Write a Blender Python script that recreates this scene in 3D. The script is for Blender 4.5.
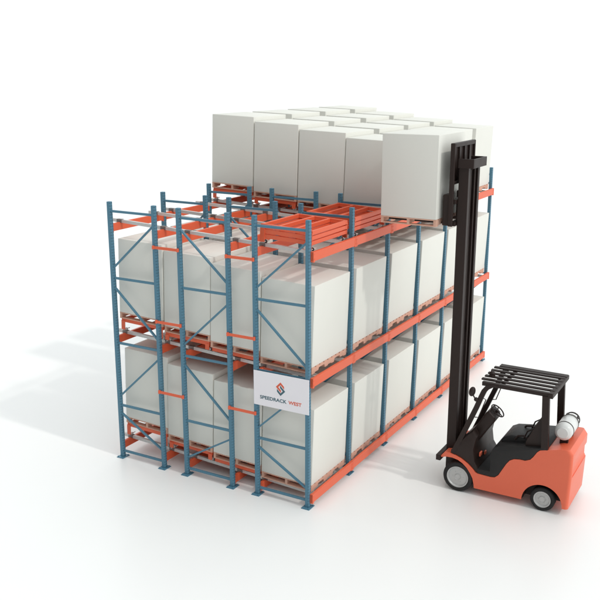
import bpy, bmesh, math, random
from mathutils import Vector, Matrix
for o in list(bpy.data.objects): bpy.data.objects.remove(o, do_unlink=True)
scene = bpy.context.scene
COL = scene.collection
R = math.radians

# ------------------------------------------------------------------ camera
cam_data = bpy.data.cameras.new('camera')
cam = bpy.data.objects.new('camera', cam_data); COL.objects.link(cam)
cam.location = (6.3097, -11.2207, 6.8386)
yaw, pit = -0.522121503, 0.254614776
F = Vector((math.sin(yaw)*math.cos(pit), math.cos(yaw)*math.cos(pit), -math.sin(pit)))
cam.rotation_euler = F.to_track_quat('-Z', 'Y').to_euler()
cam_data.sensor_width = 36; cam_data.lens = 36*870.195/600
cam_data.clip_start = 0.1; cam_data.clip_end = 2000
scene.camera = cam

# ------------------------------------------------------------------ studio surround (bright backdrop side, dimmer camera side)
world = bpy.data.worlds.new('World'); scene.world = world; world.use_nodes = True
nt = world.node_tree; nt.nodes.clear()
wo = nt.nodes.new('ShaderNodeOutputWorld'); bg = nt.nodes.new('ShaderNodeBackground')
tc = nt.nodes.new('ShaderNodeTexCoord')
dot = nt.nodes.new('ShaderNodeVectorMath'); dot.operation = 'DOT_PRODUCT'
dot.inputs[1].default_value = (0.46, 0.79, 0.42)
mr = nt.nodes.new('ShaderNodeMapRange'); mr.interpolation_type = 'SMOOTHSTEP'
mr.inputs['From Min'].default_value = -0.80; mr.inputs['From Max'].default_value = 0.12
mr.inputs['To Min'].default_value = 0.08; mr.inputs['To Max'].default_value = 1.17
nt.links.new(tc.outputs['Generated'], dot.inputs[0])
nt.links.new(dot.outputs['Value'], mr.inputs['Value'])
bg.inputs['Color'].default_value = (0.945, 0.99, 1.0, 1)
nt.links.new(mr.outputs['Result'], bg.inputs['Strength'])
nt.links.new(bg.outputs[0], wo.inputs[0])

# ------------------------------------------------------------------ key softbox, far off to the aisle side
kd = bpy.data.lights.new('key_softbox', 'AREA'); kd.shape = 'DISK'; kd.size = 70.0; kd.energy = 3400*(1500/36)**2
kd.color = (1.0, 0.975, 0.93)
key = bpy.data.objects.new('key_softbox', kd); COL.objects.link(key)
L = Vector((6.3, -0.45, 6.03)).normalized()
tgt = Vector((-2, 3, 2)); key.location = tgt + L*1500
key.rotation_euler = L.to_track_quat('Z', 'Y').to_euler()

scene.view_settings.view_transform = 'Standard'; scene.view_settings.look = 'None'
scene.view_settings.exposure = 0.0; scene.view_settings.gamma = 1.0
scene.render.resolution_x = 1024; scene.render.resolution_y = 1024
scene.render.engine = 'CYCLES'

# ------------------------------------------------------------------ materials
def mat(name, col, rough=0.5, metal=0.0, spec=0.5, var=0.0, vscale=6.0, bump=0.0, bscale=60.0):
    m = bpy.data.materials.new(name); m.use_nodes = True
    n = m.node_tree; b = n.nodes['Principled BSDF']
    b.inputs['Base Color'].default_value = (*col, 1); b.inputs['Roughness'].default_value = rough
    b.inputs['Metallic'].default_value = metal; b.inputs['Specular IOR Level'].default_value = spec
    t = n.nodes.new('ShaderNodeTexCoord')
    if var:
        z = n.nodes.new('ShaderNodeTexNoise'); z.inputs['Scale'].default_value = vscale; z.inputs['Detail'].default_value = 5
        n.links.new(t.outputs['Object'], z.inputs['Vector'])
        r = n.nodes.new('ShaderNodeMapRange'); r.inputs['To Min'].default_value = 1-var; r.inputs['To Max'].default_value = 1+var
        n.links.new(z.outputs['Fac'], r.inputs['Value'])
        h = n.nodes.new('ShaderNodeVectorMath'); h.operation = 'SCALE'; h.inputs[0].default_value = col
        n.links.new(r.outputs['Result'], h.inputs['Scale']); n.links.new(h.outputs['Vector'], b.inputs['Base Color'])
        r2 = n.nodes.new('ShaderNodeMapRange'); r2.inputs['To Min'].default_value = rough*0.85; r2.inputs['To Max'].default_value = min(1, rough*1.15)
        n.links.new(z.outputs['Fac'], r2.inputs['Value']); n.links.new(r2.outputs['Result'], b.inputs['Roughness'])
    if bump:
        z = n.nodes.new('ShaderNodeTexNoise'); z.inputs['Scale'].default_value = bscale; z.inputs['Detail'].default_value = 4
        n.links.new(t.outputs['Object'], z.inputs['Vector'])
        bp = n.nodes.new('ShaderNodeBump'); bp.inputs['Strength'].default_value = bump; bp.inputs['Distance'].default_value = 0.01
        n.links.new(z.outputs['Fac'], bp.inputs['Height']); n.links.new(bp.outputs['Normal'], b.inputs['Normal'])
    return m

M_FLOOR = mat('studio_floor_white', (0.91, 0.907, 0.895), 0.33, spec=0.5, var=0.012, vscale=0.6)
M_BOX   = mat('carton_white', (0.765, 0.755, 0.700), 0.75, spec=0.25, var=0.02, vscale=2.5, bump=0.08, bscale=9)
M_WOOD  = mat('pallet_wood', (0.68, 0.41, 0.31), 0.8, spec=0.2, var=0.16, vscale=9)
M_ORNG  = mat('orange_powder_coat', (0.78, 0.130, 0.055), 0.42, spec=0.45, var=0.05, vscale=5)
M_BLUE  = mat('blue_powder_coat', (0.084, 0.212, 0.300), 0.45, spec=0.4, var=0.05, vscale=5)
M_ZINC  = mat('galvanised_steel', (0.64, 0.63, 0.61), 0.45, metal=0.3, var=0.12, vscale=14)
M_CLIP  = mat('dark_clip_steel', (0.20, 0.17, 0.16), 0.5, metal=0.4)
M_BODY  = mat('forklift_orange', (0.79, 0.145, 0.070), 0.38, spec=0.5, var=0.03, vscale=3)
M_BLACK = mat('black_steel', (0.023, 0.0125, 0.010), 0.5, spec=0.32, var=0.12, vscale=6)
M_VINYL = mat('black_vinyl', (0.016, 0.015, 0.015), 0.55, spec=0.35, var=0.1, vscale=8, bump=0.15, bscale=40)
M_RUBBER= mat('tyre_rubber', (0.022, 0.021, 0.021), 0.75, spec=0.3, var=0.1)
M_RIM   = mat('rim_grey', (0.52, 0.52, 0.51), 0.42, metal=0.3, var=0.06)
M_TANK  = mat('tank_white', (0.72, 0.72, 0.70), 0.3, spec=0.5, var=0.03)
M_SIGN  = mat('sign_white', (0.88, 0.85, 0.89), 0.5, var=0.01)
M_TEAL  = mat('print_teal', (0.055, 0.13, 0.165), 0.6)
M_PRORG = mat('print_orange', (0.72, 0.12, 0.055), 0.6)

# upright posts: punched slot pattern on the perforated faces
def post_material():
    m = mat('blue_perforated_post', (0.084, 0.212, 0.300), 0.45, spec=0.4)
    n = m.node_tree; b = n.nodes['Principled BSDF']
    t = n.nodes.new('ShaderNodeTexCoord'); s = n.nodes.new('ShaderNodeSeparateXYZ'); n.links.new(t.outputs['Object'], s.inputs[0])
    def mt(op, a, bb=None, c=None):
        q = n.nodes.new('ShaderNodeMath'); q.operation = op
        for i, v in enumerate((a, bb, c)):
            if v is None: continue
            if isinstance(v, (int, float)): q.inputs[i].default_value = v
            else: n.links.new(v, q.inputs[i])
        return q.outputs[0]
    def hole(axis_out, offs, pitch, rw, rh, absolute=True):
        a = mt('ABSOLUTE', axis_out) if absolute else axis_out
        da = mt('DIVIDE', mt('SUBTRACT', a, offs), rw)
        zz = mt('SUBTRACT', mt('FRACT', mt('DIVIDE', s.outputs[2], pitch)), 0.5)
        dz = mt('DIVIDE', mt('MULTIPLY', zz, pitch), rh)
        d = mt('ADD', mt('MULTIPLY', da, da), mt('MULTIPLY', dz, dz))
        return mt('LESS_THAN', d, 1.0)
    onx = mt('GREATER_THAN', mt('ABSOLUTE', s.outputs[0]), 0.0345)
    ony = mt('GREATER_THAN', mt('ABSOLUTE', s.outputs[1]), 0.0345)
    hx = mt('MULTIPLY', hole(s.outputs[1], 0.019, 0.0508, 0.0062, 0.012), onx)
    hy = mt('MULTIPLY', hole(s.outputs[0], 0.026, 0.0508, 0.0045, 0.0075, False), ony)
    f = mt('MAXIMUM', hx, hy)
    mx = n.nodes.new('ShaderNodeMix'); mx.data_type = 'RGBA'
    mx.inputs[6].default_value = (0.084, 0.212, 0.300, 1); mx.inputs[7].default_value = (0.018, 0.040, 0.055, 1)
    n.links.new(f, mx.inputs[0]); n.links.new(mx.outputs[2], b.inputs['Base Color'])
    return m
M_POST = post_material()

# ------------------------------------------------------------------ helpers
def box(bm, x0, x1, y0, y1, z0, z1, bev=0.0, seg=2):
    c = Vector(((x0+x1)/2, (y0+y1)/2, (z0+z1)/2))
    r = bmesh.ops.create_cube(bm, size=1.0, matrix=Matrix.Translation(c) @ Matrix.Diagonal((abs(x1-x0), abs(y1-y0), abs(z1-z0), 1)))
    if bev:
        es = list({e for v in r['verts'] for e in v.link_edges})
        bmesh.ops.bevel(bm, geom=es, offset=bev, segments=seg, affect='EDGES', profile=0.5, clamp_overlap=True)

def bar(bm, a, b, w, h=None, up=(0, 0, 1), bev=0.0):
    """rectangular bar from a to b; w across, h along 'up'"""
    h = w if h is None else h
    a, b = Vector(a), Vector(b); d = b-a; X = d.normalized(); U = Vector(up)
    Y = U.cross(X)
    if Y.length < 1e-4: Y = Vector((0, 1, 0)).cross(X)
    Y.normalize(); Z = X.cross(Y)
    m = Matrix((X, Y, Z)).transposed().to_4x4(); m.translation = (a+b)/2
    r = bmesh.ops.create_cube(bm, size=1.0, matrix=m @ Matrix.Diagonal((d.length, w, h, 1)))
    if bev:
        es = list({e for v in r['verts'] for e in v.link_edges})
        bmesh.ops.bevel(bm, geom=es, offset=bev, segments=2, affect='EDGES', profile=0.5, clamp_overlap=True)

def cyl(bm, a, b, r, r2=None, seg=24, caps=True):
    a, b = Vector(a), Vector(b); d = b-a
    m = d.to_track_quat('Z', 'Y').to_matrix().to_4x4(); m.translation = (a+b)/2
    bmesh.ops.create_cone(bm, cap_ends=caps, segments=seg, radius1=r, radius2=r if r2 is None else r2, depth=d.length, matrix=m)

def tube(bm, pts, r, seg=8, closed=False):
    pts = [Vector(p) for p in pts]; n = len(pts); rings = []
    ref = Vector((0, 1, 0))
    for i, p in enumerate(pts):
        if closed: d = pts[(i+1) % n]-pts[i-1]
        else: d = pts[min(i+1, n-1)]-pts[max(i-1, 0)]
        d.normalize(); a = d.cross(ref)
        if a.length < 0.1: a = d.cross(Vector((1, 0, 0)))
        a.normalize(); b = d.cross(a)
        rings.append([bm.verts.new(p+a*math.cos(2*math.pi*k/seg)*r+b*math.sin(2*math.pi*k/seg)*r) for k in range(seg)])
    for i in range(n if closed else n-1):
        A, B = rings[i], rings[(i+1) % n]
        for k in range(seg): bm.faces.new((A[k], A[(k+1) % seg], B[(k+1) % seg], B[k]))
    if not closed:
        bm.faces.new(rings[0]); bm.faces.new(rings[-1][::-1])

def prism(bm, prof, y0, y1, bev=0.0, seg=2):
    """profile in (x,z) extruded along y"""
    va = [bm.verts.new((x, y0, z)) for x, z in prof]; vb = [bm.verts.new((x, y1, z)) for x, z in prof]
    n = len(prof); fs = [bm.faces.new(va), bm.faces.new(vb[::-1])]
    for i in range(n): fs.append(bm.faces.new((va[i], vb[i], vb[(i+1) % n], va[(i+1) % n])))
    bmesh.ops.recalc_face_normals(bm, faces=fs)
    if bev:
        es = [e for f in fs[:2] for e in f.edges]
        bmesh.ops.bevel(bm, geom=es, offset=bev, segments=seg, affect='EDGES', profile=0.5, clamp_overlap=True)

def lathe_y(bm, prof, c, seg=40):
    """prof = (y, r) pairs revolved about the y axis through c"""
    rings = []
    for y, r in prof:
        if r <= 1e-6: rings.append([bm.verts.new((c[0], c[1]+y, c[2]))])
        else: rings.append([bm.verts.new((c[0]+r*math.cos(2*math.pi*k/seg), c[1]+y, c[2]+r*math.sin(2*math.pi*k/seg))) for k in range(seg)])
    fs = []
    for A, B in zip(rings, rings[1:]):
        for k in range(seg):
            k2 = (k+1) % seg
            if len(A) == 1 and len(B) == 1: continue
            if len(A) == 1: fs.append(bm.faces.new((A[0], B[k2], B[k])))
            elif len(B) == 1: fs.append(bm.faces.new((A[k], A[k2], B[0])))
            else: fs.append(bm.faces.new((A[k], A[k2], B[k2], B[k])))
    bmesh.ops.recalc_face_normals(bm, faces=fs)

def obj(name, bm, m, parent=None, loc=None, smooth=False):
    bmesh.ops.recalc_face_normals(bm, faces=bm.faces)
    me = bpy.data.meshes.new(name); bm.to_mesh(me); bm.free(); me.materials.append(m)
    o = bpy.data.objects.new(name, me); COL.objects.link(o)
    if parent is not None: o.parent = parent
    if loc is not None: o.location = loc
    if smooth:
        for p in me.polygons: p.use_smooth = True
        me.set_sharp_from_angle(angle=R(smooth if smooth is not True else 35))
    return o

def B(): return bmesh.new()
def empty(name, loc, rot=(0, 0, 0)):
    o = bpy.data.objects.new(name, None); COL.objects.link(o); o.location = loc; o.rotation_euler = rot
    o.empty_display_size = 0.1; return o
def tag(o, label, cat, group=None):
    o['label'] = label; o['category'] = cat
    if group: o['group'] = group
    return o
def copy_tree(o, parent=None):
    c = o.copy(); COL.objects.link(c); c.parent = parent
    for ch in list(o.children): copy_tree(ch, c)
    return c

# ------------------------------------------------------------------ setting
bm = B(); bmesh.ops.create_circle(bm, cap_ends=True, segments=96, radius=500)
fl = obj('floor', bm, M_FLOOR); fl['kind'] = 'structure'

# ------------------------------------------------------------------ the rack
PX = [0.0, -0.963, -1.473, -2.436, -2.947, -3.910]      # post lines, aisle to back
BAY = 1.45; NB = 6; H = 4.722
SL = 0.0458                                             # lane slope
ZF = [0.235, 2.224, 4.240]; ZR = [0.163, 2.187, 4.203]                             # top of the front beam, each level
ZP = [0.188, 2.2235, 4.2330]                           # pallet underside at the aisle, each level
rack = tag(empty('pallet_rack', (0, 0, 0)), 'large blue and orange steel push-back storage rack holding the white boxed loads', 'storage rack')

PH = 0.035
def frame_mesh(mirror):
    bm = B(); xl, xr = -0.963+PH-0.004, -PH+0.004
    for z in (0.125, 1.02, 2.20, 3.385, 4.56): box(bm, xl, xr, -0.014, 0.014, z-0.02, z+0.02)
    for (zr, zl) in ((4.37, 3.575), (2.395, 3.21), (2.03, 1.205), (0.335, 0.86)):
        a, b = (xr, 0, zr), (xl, 0, zl)
        if mirror: a, b = (xl, 0, zr), (xr, 0, zl)
        bar(bm, a, b, 0.028, 0.036, up=(0, 1, 0))
    return bm
def post_mesh():
    bm = B(); box(bm, -PH, PH, -PH, PH, 0.008, H, 0.006, 2); return bm
def foot_mesh():
    bm = B(); box(bm, -0.075, 0.075, -0.095, 0.095, 0.0, 0.010)
    for sx in (-1, 1):
        for sy in (-1, 1): cyl(bm, (sx*0.055, sy*0.072, 0.01), (sx*0.055, sy*0.072, 0.026), 0.012, seg=6)
    return bm
me_frame = [None, None]; me_post = me_foot = None
def inst(name, me, parent, loc):
    o = bpy.data.objects.new(name, me); COL.objects.link(o); o.parent = parent; o.location = loc; return o
tmp = obj('post', post_mesh(), M_POST); me_post = tmp.data; bpy.data.objects.remove(tmp)
tmp = obj('foot_plate', foot_mesh(), M_BLUE); me_foot = tmp.data; bpy.data.objects.remove(tmp)
for k in (0, 1):
    tmp = obj('upright_frame', frame_mesh(bool(k)), M_BLUE); me_frame[k] = tmp.data; bpy.data.objects.remove(tmp)
for j in range(NB+1):
    for i, x in enumerate((0.0, -1.473, -2.947)):
        f = inst('upright_frame', me_frame[i % 2], rack, (x, j*BAY, 0))
        for px in (0, -0.963):
            inst('post', me_post, f, (px, 0, 0)); inst('foot_plate', me_foot, f, (px, 0, 0))
# front beams (proud of the posts) with end connectors
bm = B(); box(bm, PH+0.003, PH+0.052, 0.003, BAY-0.003, -0.145, 0.0, 0.006)
for y in (0.003, BAY-0.045): box(bm, PH+0.001, PH+0.056, y, y+0.042, -0.160, 0.004, 0.003)
for y in (0.024, BAY-0.024):
    for z in (-0.04, -0.11): cyl(bm, (PH+0.054, y, z), (PH+0.060, y, z), 0.007, seg=8)
tmp = obj('front_beam', bm, M_ORNG); me_fb = tmp.data; bpy.data.objects.remove(tmp)
bm = B(); box(bm, -0.025, 0.025, PH+0.006, BAY-PH-0.006, -0.135, 0.0, 0.005)
for y in (PH+0.001, BAY-PH-0.006): box(bm, -0.032, 0.032, y, y+0.005, -0.155, 0.012)
tmp = obj('lane_beam', bm, M_ORNG); me_lb = tmp.data; bpy.data.objects.remove(tmp)
for l in range(3):
    for j in range(NB):
        inst('front_beam', me_fb, rack, (0, j*BAY, ZF[l]))
        for x in PX[1:]:
            inst('lane_beam', me_lb, rack, (x, j*BAY, ZR[l]-0.046-SL*x))
# galvanised lane rails
RY = (0.25, 1.235)
bm = B()
x0, x1 = 0.028, -4.07
def rz(x): return -SL*x
for (ya, yb, za, zb) in ((-0.024, -0.019, -0.0505, -0.0045), (-0.024, 0.026, -0.005, 0.0), (-0.024, 0.026, -0.055, -0.050)):
    pr = [(x0, rz(x0)+za), (x0, rz(x0)+zb), (x1, rz(x1)+zb), (x1, rz(x1)+za)]
    prism(bm, pr, ya, yb)
for x in PX[1:]:
    pass
tmp = obj('lane_rail', bm, M_ZINC); me_rail = tmp.data; bpy.data.objects.remove(tmp)
bm = B()
box(bm, -0.055, 0.055, -0.032, 0.034, -0.0565, 0.0045, 0.002, 1)
tmp = obj('rail_clip', bm, M_CLIP); me_clip = tmp.data; bpy.data.objects.remove(tmp)
for l in range(3):
    for j in range(NB):
        for y in RY: 
            rl = inst('lane_rail', me_rail, rack, (0, j*BAY+y, ZR[l]))
            for x in PX[1:]: inst('rail_clip', me_clip, rl, (x, 0, -SL*x))
# orange row spacers between the upright frames
bm = B()
box(bm, -1.473+PH-0.05, -0.963-PH+0.05, -PH-0.032, -PH-0.0115, -0.023, 0.023, 0.004)
for x in (-1.473, -0.963):
    box(bm, x-0.016, x+0.016, -PH-0.038, -PH-0.0008, -0.030, 0.030, 0.004)
tmp = obj('row_spacer', bm, M_ORNG); me_sp = tmp.data; bpy.data.objects.remove(tmp)
for j in (0, 3, 6):
    for z in (1.46, 2.735, 4.027):
        for dx in (0, -1.4735): inst('row_spacer', me_sp, rack, (dx, j*BAY, z))

# ------------------------------------------------------------------ loads: pallet, carton, cart
PD, PW, PHT, BH = 0.967, 1.20, 0.113, 1.334
def make_pallet():
    root = empty('pallet', (0, 0, 0))
    # origin at the aisle-side bottom edge, middle of its width
    bm = B(); n = 9
    for i in range(n):
        yc = -PW/2+0.05+i*(PW-0.1)/(n-1); box(bm, -PD, 0, yc-0.05, yc+0.05, PHT-0.018, PHT, 0.002, 1)
    obj('top_deck', bm, M_WOOD, root)
    bm = B()
    for yc in (-PW/2+0.05, -0.11, 0.0+0.11, PW/2-0.05): box(bm, -PD, 0, yc-0.05, yc+0.05, 0.0, 0.016, 0.002, 1)
    obj('bottom_deck', bm, M_WOOD, root)
    def str_mesh():
        bm = B(); z0, z1 = 0.0162, PHT-0.0182; w = 0.021; W = PW/2-0.003
        pr = [(-W, z0), (-0.38, z0), (-0.36, z0+0.042), (-0.18, z0+0.042), (-0.16, z0), (0.16, z0), (0.18, z0+0.042), (0.36, z0+0.042), (0.38, z0), (W, z0), (W, z1), (-W, z1)]
        va = [bm.verts.new((-w, y, z)) for y, z in pr]; vb = [bm.verts.new((w, y, z)) for y, z in pr]
        bm.faces.new(va); bm.faces.new(vb[::-1])
        for i in range(len(pr)): bm.faces.new((va[i], vb[i], vb[(i+1) % len(pr)], va[(i+1) % len(pr)]))
        return bm
    for xc in (-0.024, -PD/2, -PD+0.024): obj('stringer', str_mesh(), M_WOOD, root, (xc, 0, 0))
    return root
# notched stringers face the aisle; bottom boards keep clear of the notches
def make_carton():
    bm = B(); box(bm, -PD, 0, -PW/2, PW/2, 0.001, BH, 0.007, 3)
    o = obj('carton', bm, M_BOX, smooth=30); return o
def make_cart():
    """orange nesting cart, origin on the rails at its aisle-side end, middle of its width"""
    root = empty('push_back_cart', (0, 0, 0))
    h = 0.066; w = 0.562
    for s in (-1, 1):
        bm = B(); box(bm, -0.95, -0.02, s*w-0.022, s*w+0.022, 0, h, 0.004); obj('side_rail', bm, M_ORNG, root)
    for x in (-0.925, -0.63, -0.34, -0.045):
        bm = B(); box(bm, x-0.022, x+0.022, -w+0.023, w-0.023, 0.001, h-0.002, 0.004); obj('cross_bar', bm, M_ORNG, root)
    return root
pallet0 = make_pallet(); carton0 = make_carton(); cart0 = make_cart()
me_leg = None
bm = B(); box(bm, -0.04, 0.04, -0.005, 0.005, -1.0, 0.0); tmp = obj('leg', bm, M_ORNG); me_leg = tmp.data; bpy.data.objects.remove(tmp)
bm = B(); cyl(bm, (0, -0.012, 0), (0, 0.012, 0), 0.026, seg=16); cyl(bm, (0, -0.09, 0), (0, 0.09, 0), 0.008, seg=10)
tmp = obj('wheel', bm, M_ZINC); me_wheel = tmp.data; bpy.data.objects.remove(tmp)
first = {'pallet': pallet0, 'carton': carton0, 'cart': cart0}
used = set()
def take(kind):
    if kind not in used: used.add(kind); return first[kind]
    return copy_tree(first[kind])

LV = ['bottom level', 'middle level', 'top level']
BN = ['first bay from the sign', 'second bay from the sign', 'third bay from the sign', 'fourth bay from the sign', 'fifth bay from the sign', 'last bay from the sign']
KN = ['nearest the forklift aisle', 'second from the aisle', 'third from the aisle', 'farthest from the aisle']
T = 0.0363; rng = random.Random(4)
jobs = [(l, j, k) for l in range(3) for j in range(NB) for k in range(4) if not (l == 2 and j < 2)]
yo = 0.0383
legs_to_add = []
for (l, j, k) in jobs:
    x = -0.027-k*0.984; z = ZP[l]+k*(0.1185, 0.1285)[l == 0]; y = (j+0.5)*BAY+yo
    jx = rng.uniform(-0.004, 0.004); jy = rng.uniform(-0.012, 0.012) if k else 0
    # load tilts with the lane: back end up
    zrail = ZF[l]+0.008
    p = take('pallet'); p.location = (x+jx, y+jy, z); p.rotation_euler = (0, T, 0)
    tag(p, 'wooden pallet on the %s, %s, %s' % (LV[l], BN[j], KN[k]), 'pallet', 'wooden pallets under the loads in the rack')
    c = take('carton')
    c.location = Vector(p.location)+Vector((math.sin(T)*PHT, 0, math.cos(T)*PHT)); c.rotation_euler = (0, T, 0)
    tag(c, 'white boxed load, %s, %s, %s' % (LV[l], BN[j], KN[k]), 'boxed load', 'white boxed loads standing in the rack')
    if k:
        # cart under this pallet
        t = take('cart'); top = z; t.location = (x+jx, y, top-0.0705); t.rotation_euler = (0, T, 0)
        tag(t, 'orange cart under a load, %s, %s, %s' % (LV[l], BN[j], KN[k]), 'rack cart', 'orange push-back carts under the loads')
        legs_to_add.append((t, l, y-j*BAY))
# two bays of empty nested carts on the top level
for j in (0, 1):
    for k in range(3):
        t = take('cart'); zz = ZF[2]+0.066+k*0.080
        t.location = (0.004+k*0.006, j*BAY+0.715, zz); t.rotation_euler = (0, SL, 0)
        t.scale = (1.0, 1-0.0*k, 1)
        tag(t, '%s of three nested empty carts, top level, %s' % (('lowest', 'middle', 'uppermost')[k], BN[j]), 'rack cart', 'empty nested carts on the top level')
        legs_to_add.append((t, 2, 0.715))
for (t, l, ty) in legs_to_add:
    for lx in (-0.06, -0.91):
        wx = t.location.x+lx
        zr = ZR[l]-SL*wx
        zt = t.location.z-lx*T
        hgt = zt-(zr+0.026)
        for s, ry in ((-1, RY[0]), (1, RY[1])):
            if hgt > 0.01:
                g = inst('leg', me_leg, t, (lx, s*0.5895, 0.03)); g.scale = (1, 1, hgt+0.02)
            w = inst('wheel', me_wheel, t, (lx, ry-ty, -max(hgt, 0.0)))
for k in ('pallet', 'carton', 'cart'): assert k in used

# ------------------------------------------------------------------ sign
SY = -0.047
bm = B(); box(bm, -0.982, 0.042, SY-0.006, SY+0.006, 1.625, 2.208, 0.001, 1)
sign = obj('sign_board', bm, M_SIGN)
tag(sign, 'white rectangular sign with orange and teal lettering fixed across the front corner frame', 'sign')
def stroke(pts, w, y0, y1):
    bm = B(); P = [Vector((a, b)) for a, b in pts]; n = len(P); Lf, Rt = [], []
    for i in range(n):
        d1 = (P[i]-P[i-1]).normalized() if i else (P[1]-P[0]).normalized()
        d2 = (P[i+1]-P[i]).normalized() if i < n-1 else d1
        n1 = Vector((-d1.y, d1.x)); n2 = Vector((-d2.y, d2.x)); mm = (n1+n2).normalized(); s = w/2/max(0.3, mm.dot(n1))
        if i == 0 or i == n-1:
            # mitre the ends vertically
            mm = Vector((0, 1)) if n1.y > 0 else Vector((0, -1)); s = w/2/max(0.3, abs(mm.dot(n1)))
        Lf.append(P[i]+mm*s); Rt.append(P[i]-mm*s)
    prof = [(v.x, v.y) for v in Lf]+[(v.x, v.y) for v in reversed(Rt)]
    prism(bm, prof, y0, y1); return bm
obj('orange_emblem', stroke([(-0.408, 1.998), (-0.474, 2.062), (-0.538, 1.998), (-0.466, 1.928)], 0.030, SY-0.0085, SY-0.0055), M_PRORG, sign)
obj('teal_emblem', stroke([(-0.482, 2.010), (-0.410, 1.940), (-0.474, 1.876), (-0.540, 1.942)], 0.030, SY-0.0085, SY-0.0055), M_TEAL, sign)
def text(name, s, x0, x1, z, size, m):
    cu = bpy.data.curves.new(name, 'FONT'); cu.body = s; cu.size = size; cu.extrude = 0.001; cu.offset = 0.0018; cu.align_x = 'LEFT'
    o = bpy.data.objects.new(name, cu); COL.objects.link(o)
    bpy.context.view_layer.update()
    me = bpy.data.meshes.new_from_object(o.evaluated_get(bpy.context.evaluated_depsgraph_get()))
    bpy.data.objects.remove(o)
    xs = [v.co.x for v in me.vertices]; a, b = min(xs), max(xs); k = (x1-x0)/(b-a)
    for v in me.vertices:
        X, Y, Z = v.co; v.co = (x0+(X-a)*k, SY-0.0072-Z, z+Y)
    me.name = name; me.materials.clear(); me.materials.append(m)
    q = bpy.data.objects.new(name, me); COL.objects.link(q); q.parent = sign; return q
text('lettering', 'SPEEDRACK', -0.862, -0.362, 1.744, 0.080, M_TEAL)
text('lettering', 'WEST', -0.328, -0.088, 1.744, 0.080, M_PRORG)

# ------------------------------------------------------------------ forklift
fk = tag(empty('forklift', (2.6, 2.285, 0)), 'orange and black forklift lifting a boxed load up to the rack', 'forklift')
OX, OY = 2.6, 2.285
def fobj(name, bm, m, parent=None, smooth=False):
    p = parent if parent is not None else fk
    if parent is None or True:
        base = Vector((OX, OY, 0))
    for v in bm.verts: v.co -= base
    return obj(name, bm, m, p, smooth=smooth)
Y0, Y1 = 1.75, 2.82
prof = [(2.20, 0.13), (3.74, 0.13), (3.758, 0.65), (3.758, 1.06), (3.700, 1.138),
        (3.55, 1.125), (3.36, 1.075), (3.243, 1.043), (3.20, 1.0), (3.15, 0.915), (3.10, 0.85), (3.02, 0.815), (2.93, 0.815), (2.84, 0.80), (2.77, 0.76),
        (2.72, 0.69), (2.654, 0.565), (2.60, 0.46), (2.54, 0.405), (2.46, 0.395), (2.24, 0.405), (2.205, 0.42), (2.15, 0.475), (2.07, 0.54), (1.96, 0.605), (1.85, 0.645),
        (1.74, 0.668), (1.66, 0.655), (1.60, 0.585), (1.605, 0.556), (1.70, 0.585), (1.804, 0.590), (1.90, 0.570), (1.98, 0.530), (2.06, 0.46), (2.12, 0.38), (2.165, 0.30), (2.19, 0.20)]
bm = B(); prism(bm, prof, Y0, Y1)
def capedges(f): return [e for e in bm.edges if (abs(e.verts[0].co.y-e.verts[1].co.y) < 1e-5) and f(e)]
bmesh.ops.bevel(bm, geom=capedges(lambda e: min(v.co.x for v in e.verts) > 3.69 and max(v.co.z for v in e.verts) > 0.14), offset=0.055, segments=6, affect='EDGES', profile=0.5, clamp_overlap=False)
body = fobj('body', bm, M_BODY, smooth=40)
cut = []
def cutter(bm):
    o = fobj('cutter', bm, M_BLACK); o.parent = fk; cut.append(o); return o
for (ya, yb) in ((Y0-0.1, Y0+0.25), (Y1-0.25, Y1+0.1)):
    bm = B(); lathe_y(bm, [(0, 0), (0, 0.325), (yb-ya, 0.325), (yb-ya, 0)], (3.325, ya, 0.135), 48); cutter(bm)
bm = B(); box(bm, 1.5, 1.93, 1.955, 2.615, 0.4, 0.9); cutter(bm)
bm = B(); prism(bm, [(3.9, 0.655), (3.745, 0.665), (3.722, 0.70), (3.722, 0.87), (3.745, 0.91), (3.9, 0.92)], Y0+0.06, Y1+0.05); cutter(bm)
bpy.context.view_layer.update()
for c in cut:
    md = body.modifiers.new('cut', 'BOOLEAN'); md.operation = 'DIFFERENCE'; md.object = c; md.solver = 'EXACT'
dg = bpy.context.evaluated_depsgraph_get()
nm = bpy.data.meshes.new_from_object(body.evaluated_get(dg)); body.modifiers.clear()
nm.materials.clear(); nm.materials.append(M_BODY); body.data = nm
nm.materials.append(M_BLACK)
for p in nm.polygons:
    p.use_smooth = True; p.material_index = 0
    c_ = p.center+Vector((OX, OY, 0)); rr_ = math.hypot(c_.x-3.325, c_.z-0.135)
    if abs(p.normal.y) < 0.5 and 0.30 < rr_ < 0.34 and p.normal.dot(Vector((c_.x-3.325, 0, c_.z-0.135))) < -0.1: p.material_index = 1
    if abs(p.normal.y) > 0.9 and Y0+0.2 < c_.y < Y1-0.2 and c_.z < 0.45 and rr_ < 0.33: p.material_index = 1
nm.set_sharp_from_angle(angle=R(35))
for c in cut: bpy.data.objects.remove(c)

# (rear recess was cut with the wheel wells)
# black underframe and front axle
bm = B(); box(bm, 1.93, 3.1, 2.03, 2.54, 0.10, 0.36, 0.01); box(bm, 1.80, 2.00, 1.94, 2.63, 0.16, 0.36, 0.01)
box(bm, 3.25, 3.40, 2.0, 2.57, 0.145, 0.25)
fobj('underframe', bm, M_BLACK)
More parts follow.
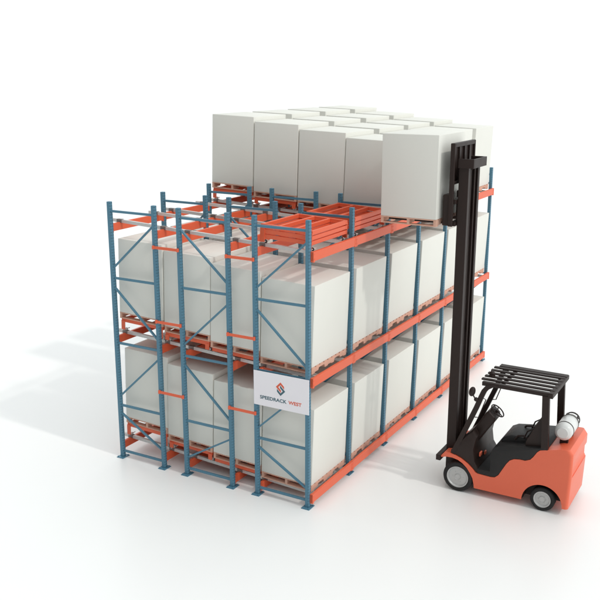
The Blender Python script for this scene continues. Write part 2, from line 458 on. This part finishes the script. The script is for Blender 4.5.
# hood, cowl, floor
hood = [(2.24, 0.412), (2.46, 0.402), (2.54, 0.412), (2.60, 0.467), (2.654, 0.572), (2.72, 0.697), (2.77, 0.767), (2.84, 0.807), (2.93, 0.822), (3.02, 0.822), (3.10, 0.857), (3.15, 0.922), (3.20, 1.007), (3.243, 1.050),
        (3.36, 1.082), (3.30, 1.095), (3.22, 1.075), (2.79, 1.015), (2.60, 0.985), (2.50, 0.93), (2.462, 0.86), (2.448, 0.694), (2.450, 0.50), (2.24, 0.49)]
bm = B(); prism(bm, hood, Y0-0.004, Y1+0.004, 0.012, 2); fobj('hood', bm, M_VINYL, smooth=30)
cowl = [(2.245, 0.413), (2.20, 0.432), (2.15, 0.487), (2.07, 0.552), (1.96, 0.617), (1.85, 0.657), (1.762, 0.679), (1.765, 0.72), (1.92, 0.90), (2.05, 1.06), (2.13, 1.13), (2.19, 1.02), (2.15, 0.80), (2.18, 0.60), (2.245, 0.50)]
bm = B(); prism(bm, cowl, Y0+0.01, Y1-0.01, 0.012, 2); fobj('cowl', bm, M_BLACK, smooth=30)
bm = B(); prism(bm, [(2.02, 1.0), (2.16, 0.88), (2.43, 1.30), (2.425, 1.37), (2.33, 1.455), (2.27, 1.42)], 1.94, 2.27, 0.03, 3)
cons = fobj('console', bm, M_BLACK, smooth=30)
bm = B(); box(bm, 2.33, 2.38, 1.99, 2.22, 1.36, 1.42, 0.01); fobj('gauge_panel', bm, M_VINYL, cons)
bm = B(); box(bm, 2.20, 2.225, 1.93, 2.03, 0.63, 0.70, 0.005); box(bm, 2.20, 2.225, 2.20, 2.27, 0.56, 0.62, 0.005)
fobj('pedal', bm, M_BODY)
# steering wheel
c = Vector((2.42, 2.11, 1.43)); ax = Vector((0.62, 0, 0.78)).normalized(); u = Vector((0, 1, 0)); v = ax.cross(u)
bm = B(); tube(bm, [c+u*0.125*math.cos(a)+v*0.125*math.sin(a) for a in [2*math.pi*i/28 for i in range(28)]], 0.011, 8, True)
for a in (0.3, 2.3, 4.4): cyl(bm, c, c+u*0.125*math.cos(a)+v*0.125*math.sin(a), 0.009, seg=8)
cyl(bm, c-ax*0.14, c+ax*0.01, 0.022, seg=12)
fobj('steering_wheel', bm, M_BLACK, smooth=40)
bm = B(); tube(bm, [(2.33, 2.02, 1.43), (2.35, 2.01, 1.51), (2.40, 2.00, 1.56)], 0.008, 6); fobj('lever', bm, M_BLACK)
# seat
bm = B()
prism(bm, [(2.55, 0.96), (2.55, 1.0), (2.63, 1.07), (2.70, 1.105), (2.78, 1.11), (2.95, 1.10), (3.02, 1.09), (3.06, 1.0)], 1.96, 2.44, 0.05, 4)
seat = fobj('seat', bm, M_VINYL, smooth=60)
bm = B(); prism(bm, [(2.93, 1.08), (2.99, 1.18), (3.06, 1.32), (3.12, 1.36), (3.18, 1.32), (3.17, 1.04), (3.0, 1.02)], 2.0, 2.38, 0.04, 4)
fobj('backrest', bm, M_VINYL, smooth=60)
for y in (1.95, 2.42):
    bm = B(); tube(bm, [(2.78, y, 1.06), (2.83, y, 1.13), (2.92, y, 1.15), (2.99, y, 1.11), (3.01, y, 1.0)], 0.017, 8)
    tube(bm, [(2.92, y+0.02, 1.10), (2.97, y+0.02, 1.23), (3.04, y+0.02, 1.28), (3.10, y+0.02, 1.24)], 0.012, 8)
    fobj('armrest', bm, M_BLACK, smooth=40)
bm = B(); prism(bm, [(3.245, 1.06), (3.235, 1.60), (3.19, 1.54), (2.99, 1.12), (2.98, 1.04)], 1.83, 1.99, 0.006)
fobj('side_guard', bm, M_BLACK)
# overhead guard
def curve_pillar(bm, y, w):
    pts = [(1.80, 0.665), (2.02, 1.20), (2.16, 1.55), (2.235, 1.76), (2.275, 1.86), (2.33, 1.935), (2.42, 1.972), (2.50, 1.975)]
    out, inn = [], []
    for i, (x, z) in enumerate(pts):
        a = Vector(pts[max(i-1, 0)]); b = Vector(pts[min(i+1, len(pts)-1)]); d = (b-a).normalized(); n_ = Vector((-d.y, d.x)); t = 0.040 if i < 6 else 0.022
        p = Vector((x, z)); out.append(tuple(p+n_*t)); inn.append(tuple(p-n_*t))
    prism(bm, out+inn[::-1], y-w/2, y+w/2, 0.004, 1)
guard = None
bm = B()
YN, YF = 1.80, 2.77
for y in (YN, YF):
    box(bm, 2.235, 3.37, y-(0.035 if y == YN else 0.09), y+0.04, 1.950, 2.016, 0.006)
box(bm, 2.50, 2.56, YN-0.034, YF+0.034, 1.957, 1.984, 0.003); box(bm, 3.30, 3.38, YN-0.05, YF+0.05, 1.935, 2.005, 0.006)
guard = fobj('overhead_guard', bm, M_BLACK)
ys = [YN+(YF-YN)*t for t in (0.17, 0.34, 0.51, 0.68, 0.85)]
for y in ys:
    bm = B(); box(bm, 2.17, 3.36, y-0.036, y+0.036, 1.985, 2.012, 0.004); fobj('slat', bm, M_BLACK, guard)
for y in (YN-0.015, YF+0.015):
    bm = B(); curve_pillar(bm, y, 0.062); fobj('front_pillar', bm, M_BLACK)
    bm = B(); prism(bm, [(3.255, 1.05), (3.365, 1.07), (3.325, 1.960), (3.215, 1.960)], y-0.036, y+0.036, 0.005); fobj('rear_pillar', bm, M_BLACK)
for y in (YN+0.02, YF-0.02):
    bm = B(); tube(bm, [(2.24, y, 1.72), (2.30, y, 1.70), (2.19, y, 1.37), (2.13, y, 1.36)], 0.009, 6); fobj('grab_handle', bm, M_BLACK)
bm = B(); cyl(bm, (2.29, 2.12, 2.01), (2.29, 2.12, 2.07), 0.05, seg=18); cyl(bm, (2.29, 2.12, 2.07), (2.29, 2.12, 2.10), 0.05, 0.02, seg=18)
fobj('beacon', bm, M_BLACK, smooth=40)
bm = B(); bmesh.ops.create_uvsphere(bm, u_segments=18, v_segments=12, radius=0.5, matrix=Matrix.Translation((2.095, 1.72, 1.835)) @ Matrix.Rotation(0.2, 4, 'Y') @ Matrix.Diagonal((0.105, 0.13, 0.165, 1)))
tube(bm, [(2.10, 1.72, 1.80), (2.15, 1.73, 1.71), (2.20, 1.76, 1.68)], 0.012, 8)
bmesh.ops.create_uvsphere(bm, u_segments=12, v_segments=8, radius=0.036, matrix=Matrix.Translation((2.16, 1.74, 1.705)))
fobj('mirror', bm, M_BLACK, smooth=60)
# wheels
def wheel(x, ya, yb, z, r, rr):
    bm = B(); s = 1 if yb > ya else -1; w = abs(yb-ya)
    P = [(0.012, rr), (0.0, rr+0.01), (0.0, r-0.03), (0.012, r-0.008), (0.03, r), (w-0.03, r), (w-0.012, r-0.008), (w, r-0.03), (w, rr)]
    lathe_y(bm, [(s*a, b) for a, b in P]+[(s*0.012, rr)], (x, ya, z), 48)
    t = fobj('tyre', bm, M_RUBBER, smooth=40)
    bm = B(); q = [(0.02, 0), (0.02, 0.045), (0.012, 0.05), (0.026, 0.055), (0.03, rr-0.035), (0.008, rr-0.02), (0.006, rr-0.004), (0.02, rr), (w-0.02, rr), (w-0.02, 0)]
    lathe_y(bm, [(s*a, b) for a, b in q], (x, ya, z), 48)
    for k in range(6):
        a = k*math.pi/3; cyl(bm, (x+0.08*rr/0.165*math.cos(a), ya+s*0.030, z+0.08*rr/0.165*math.sin(a)), (x+0.08*rr/0.165*math.cos(a), ya+s*0.020, z+0.08*rr/0.165*math.sin(a)), 0.008, seg=8)
    h = fobj('rim', bm, M_RIM, smooth=40)
    # wheel = tyre with its rim below it in the tree
    t.name = 'wheel'; h.parent = t
wheel(1.905, Y0-0.005, Y0+0.185, 0.258, 0.258, 0.190); wheel(1.905, Y1+0.005, Y1-0.185, 0.258, 0.258, 0.190)
wheel(3.328, Y0+0.012, Y0+0.19, 0.200, 0.200, 0.142); wheel(3.328, Y1-0.012, Y1-0.19, 0.200, 0.200, 0.142)
# gas tank
tc_ = (3.53, 0, 1.335); yA, yB = 1.93, 2.50
bm = B(); r = 0.142
lathe_y(bm, [(yA, 0), (yA, 0.085), (yA+0.008, 0.09), (yA+0.012, 0.10), (yA+0.03, 0.125), (yA+0.06, r), (yB-0.06, r), (yB-0.02, 0.115), (yB, 0.06), (yB, 0)], tc_, 40)
tank = fobj('gas_tank', bm, M_TANK, smooth=40)
for y in (yA+0.14, yB-0.10):
    bm = B(); lathe_y(bm, [(y, r-0.004), (y, r+0.005), (y+0.022, r+0.005), (y+0.022, r-0.004), (y, r-0.004)], tc_, 40)
    fobj('strap', bm, M_BLACK, tank, smooth=30)
    bm = B(); box(bm, 3.47, 3.60, y-0.02, y+0.04, 1.10, 1.225, 0.004); fobj('bracket', bm, M_BLACK, tank)
bm = B()
for (q0, q1) in ((-0.03, 0.0), (0.075, 0.11)): lathe_y(bm, [(yB+q0, 0.112), (yB+q0, 0.124), (yB+q1, 0.124), (yB+q1, 0.112), (yB+q0, 0.112)], tc_, 36)
for a in (0.6, 2.2, 3.8, 5.4): box(bm, 3.53+0.118*math.cos(a)-0.02, 3.53+0.118*math.cos(a)+0.02, yB-0.001, yB+0.076, 1.335+0.118*math.sin(a)-0.008, 1.335+0.118*math.sin(a)+0.008)
cyl(bm, (3.53, yB-0.01, 1.335), (3.53, yB+0.06, 1.335), 0.03, seg=12)
fobj('collar', bm, M_BLACK, tank, smooth=30)
# mast
MT = 5.46
def channel(name, ya, s, x0, x1, z0, z1, fl, th):
    bm = B()
    box(bm, x0, x1, min(ya, ya+s*th), max(ya, ya+s*th), z0, z1, 0.003, 1)
    for (a, b) in ((x0, x0+th), (x1-th, x1)): box(bm, a+0.0006, b-0.0006, min(ya+s*th*1.02, ya+s*fl), max(ya+s*th*1.02, ya+s*fl), z0+0.001, z1-0.001)
    return fobj(name, bm, M_BLACK)
channel('outer_rail', 1.985, 1, 1.605, 1.765, 0.06, MT, 0.085, 0.022)
channel('outer_rail', 2.535, -1, 1.605, 1.765, 0.06, MT, 0.085, 0.022)
channel('inner_rail', 2.092, 1, 1.600, 1.735, 0.10, MT-0.01, 0.06, 0.018)
channel('inner_rail', 2.428, -1, 1.600, 1.735, 0.10, MT-0.01, 0.06, 0.018)
bm = B(); cyl(bm, (1.67, 2.26, 0.15), (1.67, 2.26, 5.35), 0.042, seg=16); fobj('lift_cylinder', bm, M_BLACK, smooth=40)
bm = B()
for y in (2.19, 2.33): tube(bm, [(1.69, y, 0.3), (1.69, y, 5.38)], 0.012, 8)
fobj('lift_chain', bm, M_BLACK)
for z in (0.12, 0.62, 2.6, 5.2):
    bm = B(); box(bm, 1.60, 1.63, 2.153, 2.367, z, z+0.12, 0.004); fobj('cross_member', bm, M_BLACK)
bm = B()
box(bm, 1.60, 1.857, 1.945, 1.975, 5.40, 5.545, 0.004); box(bm, 1.60, 1.857, 2.545, 2.575, 5.40, 5.545, 0.004)
box(bm, 1.827, 1.858, 1.9754, 2.5446, 5.401, 5.544, 0.004)
fobj('mast_head_frame', bm, M_BLACK)
bm = B(); box(bm, 1.52, 1.60, Y0-0.03, Y1+0.03, 0.50, 0.60, 0.006); fobj('front_cross_bar', bm, M_BLACK)
for y in (1.90, 2.67):
    bm = B(); bar(bm, (1.76, y, 0.40), (2.10, y, 0.75), 0.05, bev=0.004); fobj('tilt_cylinder', bm, M_BLACK)
# carriage and load backrest
bm = B(); ya, yb = 1.90, 2.84
for y in (ya, yb): box(bm, 1.488, 1.565, y-0.02, y+0.02, 4.47, 5.785, 0.012, 3)
box(bm, 1.490, 1.563, ya+0.0205, yb-0.0205, 5.72, 5.783, 0.006)
box(bm, 1.490, 1.563, ya+0.0205, yb-0.0205, 5.14, 5.19, 0.006)
n = 4; step = (yb-ya)/n
for i in range(n):
    a = ya+i*step+0.022; b = ya+(i+1)*step-0.022; box(bm, 1.515, 1.530, a, b, 5.185, 5.725)
for i in range(1, n): box(bm, 1.505, 1.560, ya+i*step-0.021, ya+i*step+0.021, 5.189, 5.7205, 0.003)
fobj('load_backrest', bm, M_BLACK)
bm = B()
box(bm, 1.500, 1.598, ya+0.021, yb-0.021, 4.83, 4.90, 0.006); box(bm, 1.500, 1.598, ya+0.021, yb-0.021, 4.475, 4.54, 0.006)
for y in (2.15, 2.42): box(bm, 1.565, 1.600, y-0.03, y+0.03, 4.54, 4.83)
fobj('fork_carriage', bm, M_BLACK)
LX, LYc, LZ = 1.33, 2.385, 4.462
for y in (LYc-0.27-0.0, LYc+0.27):
    yf = 2.03 if y < LYc else 2.655
    bm = B(); box(bm, 1.372, 1.486, yf-0.10, yf+0.10, 4.47, 4.97, 0.02, 3)
    box(bm, 0.36, 1.40, y-0.06, y+0.06, 4.480, 4.518, 0.006)
    box(bm, 1.372, 1.44, min(yf, y)-0.06, max(yf, y)+0.06, 4.47, 4.525, 0.004)
    fobj('fork', bm, M_BLACK)
# the lifted load
p = copy_tree(pallet0); p.location = (LX, LYc, LZ); p.rotation_euler = (0, 0, 0)
tag(p, 'wooden pallet held up on the forks of the forklift', 'pallet')
if 'group' in p: del p['group']
c = carton0.copy(); COL.objects.link(c); c.location = (LX, LYc, LZ+PHT); c.rotation_euler = (0, 0, 0)
tag(c, 'white boxed load raised on the forklift forks in front of the rack', 'boxed load')
if 'group' in c: del c['group']
